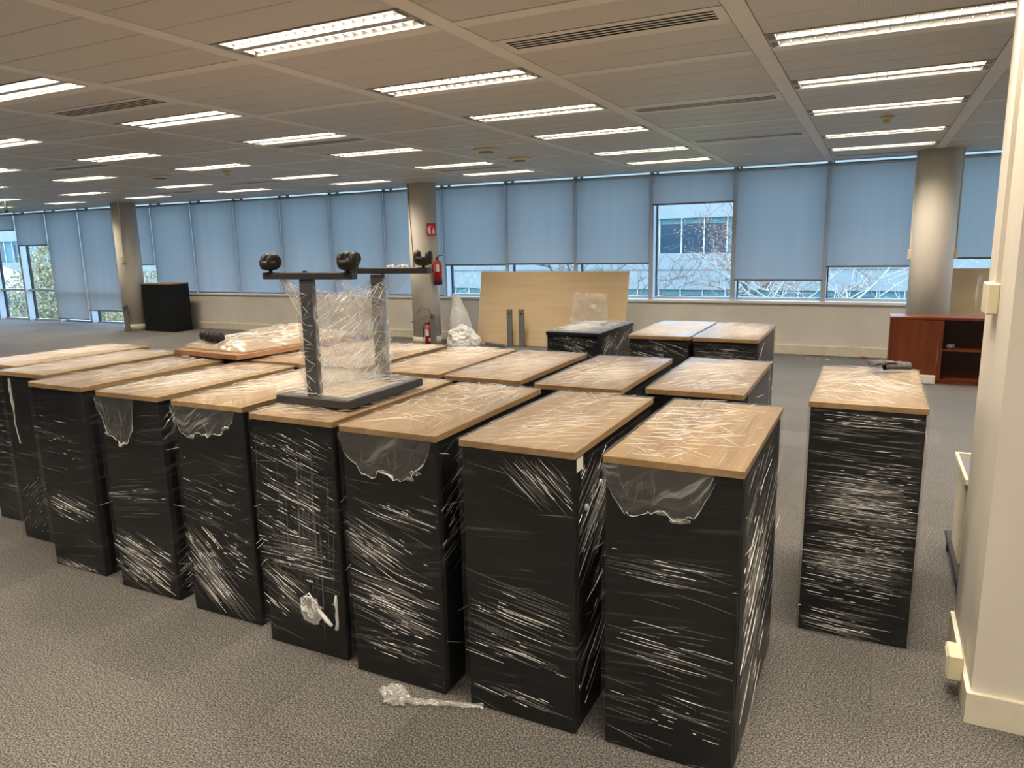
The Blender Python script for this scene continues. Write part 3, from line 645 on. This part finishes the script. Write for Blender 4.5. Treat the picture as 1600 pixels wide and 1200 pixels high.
for _ in range(150): ridge(m, TQ, rg.uniform(-.18, .18), rg.uniform(-.25, .25), rg.gauss(1.1, .5), rg.uniform(.04, .2), rg.uniform(.0006, .0018), rg.uniform(.001, .003), 3, rg, (-.195, .195, -.27, .27))
m.build('film_crease', M['creasetop'], tb, kind='stuff')
# lying table bundle on the second row
ly = thing('wrapped_tabletop', 'film-wrapped tabletop with reddish edge lying flat, castors bundled on it', 'tabletop', (-3.62, 3.60, CH+.014), -.10)
MB().cbox(-.31, .31, -.46, .56, 0, .032, .003).build('top', M['edge'], ly)
def PB(u, v):
    x = -.29+.58*u; y = -.40+.94*v; e = (math.sin(PI*u)**.5)*(math.sin(PI*v)**.35)
    return (x, y, .034+.085*e*(.75+.5*nz(u*3, v*4, 3))+.010*nz(u*14, v*20, 1)*e)
bn = MB().grid(PB, 30, 40, lambda u, v: (v*.9, u*.6)).build('wrapped_legs', M['oak'], ly, True)
MB().grid(lambda u, v: tuple(Vector(PB(u, v))+Vector((0, 0, .008+.005*nz(u*22, v*30, 5)))), 36, 48, lambda u, v: (v*.9+u*.3, u*.6-v*.2)).build('stretch_film', M['filmweb'], bn, True)
m = MB()
for _ in range(160):
    u, v = rg.random(), rg.random()
    def Q(a, b, o): q = PB(min(max(a, 0), 1), min(max(b, 0), 1)); return (q[0], q[1], q[2]+.012+o)
    ridge(m, Q, u, v, rg.gauss(1.3, .5), rg.uniform(.06, .22), rg.uniform(.0015, .004), rg.uniform(.002, .004), 4, rg)
m.build('film_crease', M['creasetop'], bn, kind='stuff')
for k in range(4):
    MB().lathe([(.018, -.026), (.032, -.018), (.034, 0), (.032, .018), (.018, .026)], (-.20+.062*k, -.30-.012*k, .105), 16, 'x').build('castor', M['rubber'], ly, True)
# glove on the lone cabinet
g = thing('glove', 'dark grey work glove folded on the lone wrapped cabinet', 'glove', (.13, 3.99, CH+.012), .25)
MB().grid(lambda u, v: (-.055+.115*u, -.035*math.cos(2*PI*v), .022+.020*math.sin(2*PI*v)*(1+.3*nz(u*4, v*2))), 12, 16).build('rolled_cuff', M['cuff'], g, True)
MB().grid(lambda u, v: (-.10+.10*u, -.03+.07*v+.01*nz(u*3, v), .036+.012*math.sin(u*3)-.016*(1-u)), 8, 6).build('palm', M['cuff'], g, True)
for k in range(4): MB().tube([(-.05, -.028+.02*k, .038), (-.09, -.03+.022*k, .034), (-.125, -.026+.022*k, .022+.004*k)], [.009, .009, .006], 7).build('finger', M['cuff'], g, True)
# ------------------------------------------------------------------ things along the window wall
bd = thing('leaning_board', 'large tan board leaning against the sill between column and windows', 'board', (-4.76, 10.93, 0))
o = MB().cbox(-1.32, 1.32, 0, .025, 0, 1.245, .002).build('sheet', M['tan'], bd); o.rotation_euler.x = -.20
MB().lathe([(.012, 0), (.012, .003), (0, .004)], (.30, -.003+.20, 1.0), 10, 'y').build('screw_plate', M['paper'], bd)
bd2 = thing('leaning_board', 'tan board leaning behind the brown sideboard by the pillar', 'board', (1.9, 10.98, 0)); o = MB().cbox(-1.05, 1.05, 0, .025, 0, 1.26, .002).build('sheet', M['tan'], bd2); o.rotation_euler.x = -.17
def legpost(x, y, h, label, rz=0, cables=False, nm='metal_leg', grp=None):
    t = thing(nm, label, 'metal post', (x, y, 0), rz, grp); MB().cbox(-.045, .045, -.022, .022, 0, h, .003).build('upright', M['grey'], t)
    MB().lathe([(.016, 0), (.016, .002), (0, .002)], (0, -.0235, h-.07), 14, 'y').build('hole', M['slot'], t)
    if cables:
        MB().tube([(.0, -.02, h-.05), (-.05, -.05, h+.08), (-.16, -.08, h+.10), (-.24, -.10, h+.0)], .007, 6).build('cable', M['cable'], t, True)
        MB().tube([(.0, -.02, h-.06), (-.12, -.06, h-.05), (-.25, -.08, h-.12), (-.34, -.1, h-.14)], .007, 6).build('cable', M['cable'], t, True)
        MB().tube([(.03, 0, h), (.09, -.02, h-.04), (.1, -.02, h-.15), (.06, -.02, h-.22)], .006, 6).build('cable', M['cable'], t, True)
    return t
legpost(-5.36, 10.78, .62, 'upright grey metal leg before the tan board, next to the fallen leg', .05)
legpost(-5.15, 10.80, .62, 'upright grey metal leg before the tan board, nearer the clear plastic sheet', .0)
t = thing('metal_leg', 'grey metal leg lying on the carpet before the tan board', 'metal post', (-5.62, 10.72, .028), -.45); MB().cbox(-.24, .24, -.03, .03, -.022, .028, .003).build('bar', M['grey'], t); MB().lathe([(.016, 0), (.016, .002), (0, .002)], (.19, -.031, 0), 12, 'y').build('hole', M['slot'], t)
legpost(-6.50, 10.22, .58, 'grey floor power post with loose cables in front of the extinguisher column', .15, True, 'power_post')
t = legpost(-14.20, 10.27, .56, 'slim grey power post with coiled cables at the far column foot', .6, False, 'power_post')
MB().tube([(.0+.05*math.cos(a*.7), -.02-.03*math.sin(a*.7), .56+.03*math.sin(a*1.9)-.02*(a > 12)*(a-12)) for a in range(20)], .006, 5).build('cable', M['cable'], t, True)
def extinguisher(loc, label, s=1.0, bracket=False, rz=0.):
    t = thing('fire_extinguisher', label, 'fire extinguisher', loc, rz)
    MB().lathe([(.0, 0), (.072*s, 0), (.075*s, .06*s), (.0755*s, .065*s)], n=24).build('base_skirt', M['dark'], t, True)
    MB().lathe([(.074*s, .065*s), (.075*s, .32*s), (.065*s, .37*s), (.035*s, .40*s), (.022*s, .415*s)], n=24).build('cylinder', M['red'], t, True)
    MB().lathe([(.02*s, .41*s), (.02*s, .45*s), (.012*s, .46*s)], n=12).build('valve', M['dark'], t)
    MB().tube([(0, 0, .45*s), (.05*s, -.02, .49*s), (.10*s, -.02, .48*s)], .008*s, 6).build('handle', M['dark'], t)
    MB().tube([(0, -.01, .45*s), (-.06*s, -.05*s, .44*s), (-.085*s, -.05*s, .36*s), (-.082*s, -.05*s, .15*s)], .009*s, 7).build('hose', M['dark'], t, True)
    a0 = -2.0-(.9 if bracket else 0)
    m = MB(); m.grid(lambda u, v: (.0768*s*math.cos(a0+1.0*u), .0768*s*math.sin(a0+1.0*u), (.22+.12*v)*s), 8, 1); m.build('label_plate', M['paper'], t)
    m = MB(); m.grid(lambda u, v: (.0768*s*math.cos(-1.1+.6*u), .0768*s*math.sin(-1.1+.6*u), (.12+.06*v)*s), 6, 1); m.build('label_plate', M['paper'], t)
    if bracket: MB().box(-.03, .03, .07*s, .098, .2*s, .34*s).build('bracket', M['dark'], t)
extinguisher((-6.575, 10.55, 1.03), 'red fire extinguisher hung on the column below the red sign', 1.0, True, 1.265)
extinguisher((-6.64, 10.30, 0), 'small red fire extinguisher on the floor behind the power post', .9)
sg = thing('extinguisher_sign', 'red fire extinguisher pictogram sign on the round column', 'sign', (-6.60, 10.44, 1.84), .42)
MB().cbox(-.075, .075, -.004, 0, 0, .20, .001).build('plate', M['signred'], sg)
m = MB(); m.box(-.045, -.010, -.0055, -.004, .03, .12); m.box(-.038, -.017, -.0055, -.004, .12, .14); m.box(-.030, .0, -.0055, -.004, .14, .155); m.box(-.058, -.050, -.0055, -.004, .06, .14); m.build('extinguisher_symbol', M['paper'], sg)
m = MB(); b = len(m.v); m.v += [(.02, -.005, .03), (.055, -.005, .03), (.06, -.005, .075), (.048, -.005, .10), (.045, -.005, .15), (.03, -.005, .11), (.018, -.005, .08)]; m.f.append(tuple(range(7))); m.build('flame_symbol', M['paper'], sg)
# plastic sacks
def sack(label, loc, w, d, h, seed, lean=0.):
    t = thing('plastic_sack', label, 'plastic bag', loc)
    def P(u, v):
        a = 2*PI*u; k = (1-.75*v**1.3)*(1+.25*nz(math.cos(a)*1.3+seed, math.sin(a)*1.3, v*2.5)+.10*nz(math.cos(a)*5+seed, math.sin(a)*5, v*8))
        return (w*k*math.cos(a)+lean*v*v, d*k*math.sin(a), h*v)
    MB().grid(P, 40, 26, lambda u, v: (u*1.5, v*h)).build('bag', M['bag'], t, True)
    MB().tube([P(.1, .99), (lean+.02, 0, h+.02), (lean+.05, .01, h+.05)], [.03, .02, .004], 6).build('neck', M['bag'], t); return t
sack('tall translucent white plastic sack standing beside the extinguisher column', (-6.24, 10.70, 0), .25, .15, .84, 2.2, -.10)
t = thing('plastic_sack', 'crumpled white plastic sack slumped on the carpet by the column', 'plastic bag', (-5.95, 10.22, 0)); crumple('bag', (0, 0, 0), .27, .20, .22, 5.5, M['bag'], t, 5, True); crumple('knot', (.16, -.1, .0), .07, .05, .05, 1.5, M['tan'], t, 3)
t = thing('plastic_sack', 'clear crumpled plastic sheet hanging over the tan board front', 'plastic sheet', (-4.02, 10.93, .33))
MB().grid(lambda u, v: (-.28+.56*u+.10*(1-v)*(u-.5)+.03*nz(v*3, 2), -.055+.125*v+.018*nz(u*4, v*4, 4)-.02*abs(nz(u*9, v*7)), .55*v+.035*nz(u*5, 1)), 26, 22, lambda u, v: (u*.5, v*.5)).build('sheet', M['bagclear'], t, True)
t = thing('black_scrap', 'small black object on the carpet between tan board and white sacks', 'object', (-6.02, 11.08, 0)); crumple('upper', (0, 0, .01), .07, .045, .05, 2.9, M['rubber'], t, 3); MB().cbox(-.08, .08, -.04, .04, 0, .014, .004).build('sole', M['dark'], t)
# binders on the sill
zz = .776
for k, (nm, mt, th, lb) in enumerate((('black', 'dark', .035, 'black binder at the bottom of the sill stack'), ('white', 'paper', .022, 'white folder in the sill stack above the black binder'), ('dark', 'grey', .025, 'grey binder in the middle of the sill stack'), ('yellow', 'yellow', .022, 'yellow folder on top of the sill stack'))):
    t = thing('binder', lb, 'binder', (-6.02+.02*(k % 2), YW+.10, zz), .15*k-.2); m = MB(); m.box(-.15, .15, -.11, .11, 0, .003); m.box(-.15, .15, -.11, .11, th-.003, th); m.box(-.15, -.146, -.11, .11, .003, th-.003); m.build('cover', M[mt], t); MB().box(-.14, .145, -.105, .105, .004, th-.004).build('pages', M['paper'], t); zz += th
t = thing('binder', 'bright blue box file beside the sill stack', 'binder', (-5.70, YW+.09, .776), .1); m = MB(); m.box(-.10, .10, -.10, .10, 0, .085); m.build('cover', M['blue'], t); MB().box(-.08, .08, -.101, -.100, .02, .06).build('label_plate', M['paper'], t)
# sideboard
sb = thing('sideboard', 'brown veneer sideboard with one closed door and open shelves by the pillar', 'sideboard', (.21, 9.50, 0))
LW, LD, LH = 1.45, .36, .76
MB().cbox(0, LW, 0, LD, LH-.03, LH, .003).build('top', M['brown'], sb)
MB().cbox(.003, .025, .005, LD, .0, LH-.03, .002).build('side', M['brown'], sb); MB().cbox(LW-.025, LW-.003, .005, LD, 0, LH-.03, .002).build('side', M['brown'], sb)
MB().box(.025, LW-.025, LD-.012, LD-.002, .02, LH-.03).build('back', M['brownin'], sb); MB().box(.025, LW-.025, .01, LD-.012, .03, .05).build('bottom_shelf', M['brown'], sb); MB().box(.025, LW-.025, .012, .03, 0, .03).build('plinth', M['brown'], sb)
MB().box(.53, .55, .02, LD-.012, .05, LH-.03).build('divider', M['brownin'], sb)
dr = MB().cbox(.028, .548, .0, .018, .035, LH-.034, .002).build('door', M['brown'], sb); MB().tube([(.50, -.002, .18), (.505, -.004, .35), (.50, -.002, .52)], .003, 5).build('scuff_strip', M['crease'], dr)
MB().box(.55, LW-.025, .03, LD-.012, .375, .395).build('shelf', M['brown'], sb)
t = thing('putty_lump', 'small grey lump on the sideboard shelf', 'lump', (.84, 9.62, .397)); crumple('lump', (0, 0, 0), .05, .03, .03, 4.4, M['grey'], t, 3)
t = thing('socket_box', 'cream double socket box at the foot of the sideboard door', 'socket', (.62, 9.46, 0)); MB().cbox(-.09, .09, -.03, .03, 0, .10, .006).build('housing', M['cream'], t); MB().box(-.07, .07, -.0315, -.030, .015, .085).build('face_plate', M['paper'], t)
tag(MB().grid(lambda u, v: (.02+.18*u, 9.2+.1*v*u, .002+.01*u*v), 4, 3).build('paper_scrap', M['paper']), 'white paper scrap on the carpet beside the sideboard', 'paper')
tag(crumple('debris', (-.05, YW-.06, 0), .05, .03, .02, 6.1, M['orange'], None, 2), 'small orange crumb on the carpet against the skirting', 'debris')
# debris bits
for k, (x, y) in enumerate(((-.75, 10.9), (-.62, 10.95), (-.5, 10.88))): tag(crumple('debris', (x, y, 0), .035, .02, .008, 7.+k, M['tan'], None, 2), 'tan crumbs of rubble on the carpet under the low blind', 'debris', 'rubble crumbs')
# cream trolley behind the pillar
tr = thing('pedestal', 'cream pedestal with grey top on a black castor base behind the pillar', 'pedestal', (.44, 3.56, 0))
MB().cbox(0, .42, -.02, .84, .075, .10, .006).build('base_plate', M['dark'], tr)
for y in (.02, .78):
    for x in (.02, .38):
        ca = MB().tube([(x, y, .05), (x, y, .078)], .012, 8).build('castor', M['steel'], tr); MB().lathe([(.02, -.012), (.028, -.008), (.028, .008), (.02, .012)], (x, y, .030), 14, 'x').build('wheel', M['rubber'], ca, True)
MB().cbox(.03, .055, .24, .36, .10, .545, .003).build('side_panel', M['cream'], tr); MB().cbox(.02, .045, .36, .70, .10, .545, .003).build('side_panel', M['cream'], tr)
MB().cbox(.395, .42, .24, .70, .10, .545, .003).build('side_panel', M['cream'], tr); MB().box(.055, .395, .66, .69, .10, .545).build('back_panel', M['cream'], tr)
for z in (.13, .27, .41): f = MB().cbox(.06, .39, .25, .27, z, z+.125, .003).build('drawer', M['dark'], tr); MB().box(.10, .16, .244, .25, z+.06, z+.07).build('handle', M['cream'], f)
m = MB(); m.cbox(0, .42, .22, .235, .545, .575, .003); m.cbox(0, .42, .695, .71, .545, .575, .003); m.cbox(0, .015, .235, .695, .545, .575, .003); m.cbox(.405, .42, .235, .695, .545, .575, .003); m.build('top_rim', M['cream'], tr)
MB().box(.015, .405, .235, .695, .545, .566).build('top_panel', M['grey'], tr)
# ------------------------------------------------------------------ outside
struct(MB().box(-110, 60, YW+.4, 90, -4.3, -4).build('ground_outside', M['lawn']))
YB = 45.
bl = thing('office_building', 'white office building with bands of blue windows across the street', 'building', (0, YB, -4))
m = MB(); L0, L1 = -95., 30.
for z0, z1 in ((0, .2), (2.7, 4.9), (7.0, 11.)): m.box(L0, L1, 0, 1.2, z0, z1)
m.build('wall', M['facade'], bl); MB().box(L0, L1, .9, 9, 0, 11).build('core', M['fdark'], bl)
MB().box(L0, L1, -.06, 0, 3.9, 3.94).build('ledge', M['grey'], bl); MB().box(L0, L1, -.08, .02, 6.98, 7.08).build('ledge', M['facade'], bl)
gm = MB().box(.05, 1.30, .30, .34, 0, 2.1).mesh('window', M['fwin']); bmh = {}
for h in (.35, 1.1, 2.05): bmh[h] = MB().box(.06, 1.29, .24, .29, 2.1-h, 2.1).mesh('shade', M['fblind'])
mm = MB().box(-.04, .04, .15, .35, 0, 2.1).mesh('mullion', M['alu'])
for fl, zf in ((0, 4.9), (1, .6)):
    for k in range(70):
        x = -80+1.36*k
        if x > 14: break
        wn = link('window', gm, bl, (x, 0, zf)); h = R_.choice((.35, 1.1, 2.05, 2.05, .35))
        s = link('shade', bmh[h], wn); 
        if k % 1 == 0: link('mullion', mm, wn)
def branch_tree(name, label, loc, h, seed, leafm=None, nleaf=0, spread=.5, barkm='bark', depth=5, grp=None, rad=.11):
    rg = random.Random(seed); t = thing(name, label, 'tree', loc, 0, grp); m = MB(); tips = []
    def rec(p, d, L, r, lv):
        pts = [p]; q = p; dd = d
        for i in range(3):
            dd = (dd+Vector((rg.gauss(0, .16), rg.gauss(0, .16), rg.gauss(.03, .1)))).normalized(); q = q+dd*L/3; pts.append(q)
        m.tube(pts, [r, r*.85, r*.7, r*.55], 5 if lv < 2 else 3, False)
        if lv >= depth-2: tips.extend(pts[1:])
        if lv >= depth: return
        for i in range(rg.choice((2, 3, 3)) if lv else 5):
            a = pts[rg.choice((1, 2, 3, 3))]
            nd_ = (dd+Vector((rg.gauss(0, 1), rg.gauss(0, 1), rg.gauss(0.1, .6))).normalized()*(spread+.35)).normalized()
            rec(a, nd_, L*rg.uniform(.6, .82), max(r*.55, .008), lv+1)
    rec(Vector((0, 0, 0)), Vector((0, 0, 1)), h*.38, rad, 0); m.build('trunk', M[barkm], t)
    if leafm:
        m = MB()
        for _ in range(nleaf):
            p = rg.choice(tips)+Vector((rg.gauss(0, .15), rg.gauss(0, .15), rg.gauss(0, .12))); a = Vector((rg.gauss(0, 1), rg.gauss(0, 1), rg.gauss(0, 1))).normalized()*.035; b = Vector((rg.gauss(0, 1), rg.gauss(0, 1), rg.gauss(0, 1))).normalized()*.028
            m.quad(p-a, p-b, p+a, p+b)
        m.build('foliage', M[leafm], t, kind='stuff')
    return t
branch_tree('street_tree', 'tree keeping red brown leaves beyond the open window', (-5.4, 32., -4), 8.6, 3, 'redleaf', 4500, .6, depth=6)
branch_tree('street_tree', 'bare tree with spreading branches crossing the building view', (-8.6, 20.5, -4), 8.2, 8, 'redleaf', 150, .7, depth=6)
branch_tree('street_tree', 'bare pale tree outside the window next to the sideboard column', (.5, 18.2, -4), 7., 12, None, 0, .7, 'paleb')
branch_tree('street_tree', 'bare tree outside behind the leaning board', (-16.5, 26., -4), 8., 17, None, 0, .7, 'paleb')
branch_tree('street_tree', 'bare tree outside beyond the square pillar', (6.5, 27., -4), 8., 23, None, 0, .7)
branch_tree('street_tree', 'slender pale tree standing behind the white canopy', (-43., 27.5, -4), 8.5, 29, 'bush', 500, .6, 'paleb')
def bush(label, loc, rx, ry, rz, n, seed):
    rg = random.Random(seed); t = thing('shrub', label, 'shrub', loc); m = MB()
    for _ in range(n):
        d = Vector((rg.gauss(0, 1), rg.gauss(0, 1), rg.gauss(0, 1))).normalized()*(rg.random()**.4); p = Vector((d.x*rx, d.y*ry, rz+d.z*rz))*(1)
        p += Vector((nz(p.x, p.y, seed), nz(p.y, p.z, seed), nz(p.z, p.x, seed)))*.5
        a = Vector((rg.gauss(0, 1), rg.gauss(0, 1), rg.gauss(0, 1))).normalized()*.055; b = Vector((rg.gauss(0, 1), rg.gauss(0, 1), rg.gauss(0, 1))).normalized()*.040
        m.quad(p-a, p-b, p+a, p+b)
    m.build('foliage', M['bush'], t, kind='stuff')
    m = MB()
    for k in range(16):
        e = Vector((rg.uniform(-rx, rx)*.8, rg.uniform(-ry, ry)*.8, rz*rg.uniform(.8, 1.7))); m.tube([(e.x*.1, e.y*.1, 0), e*.5+Vector((0, 0, .2)), e], [.06, .04, .012], 4, False)
    m.build('stems', M['bark'], t)
bush('large yellow green shrub outside the corner windows', (-26.6, 16.8, -4), 2.3, 1.6, 3.1, 30000, 1)
bush('brownish autumn shrub behind the white canopy', (-36.5, 24.5, -4), 3.0, 1.6, 2.5, 22000, 2)
bush('yellowing shrub outside beside the far column', (-21.6, 17.2, -4), 2.4, 1.5, 2.6, 24000, 3)
bush('low ochre shrub in front of the white canopy', (-31.2, 16.6, -4), 1.4, 1.0, 1.75, 14000, 4)
tn = thing('canopy_tent', 'white pitched canopy tent outside the corner window', 'tent', (-34.9, 19.4, -3.85))
m = MB(); b = len(m.v); m.v += [(-1.8, -1.6, 3.9), (1.8, -1.6, 3.9), (1.8, 1.6, 3.9), (-1.8, 1.6, 3.9), (-.9, 0, 5.3)]; m.f += [(0, 1, 4), (1, 2, 4), (2, 3, 4), (3, 0, 4), (3, 2, 1, 0)]; m.build('roof', M['tent'], tn)
for x in (-1.7, 1.7):
    for y in (-1.5, 1.5): MB().tube([(x, y, 0), (x, y, 3.9)], .03, 6).build('pole', M['alu'], tn)
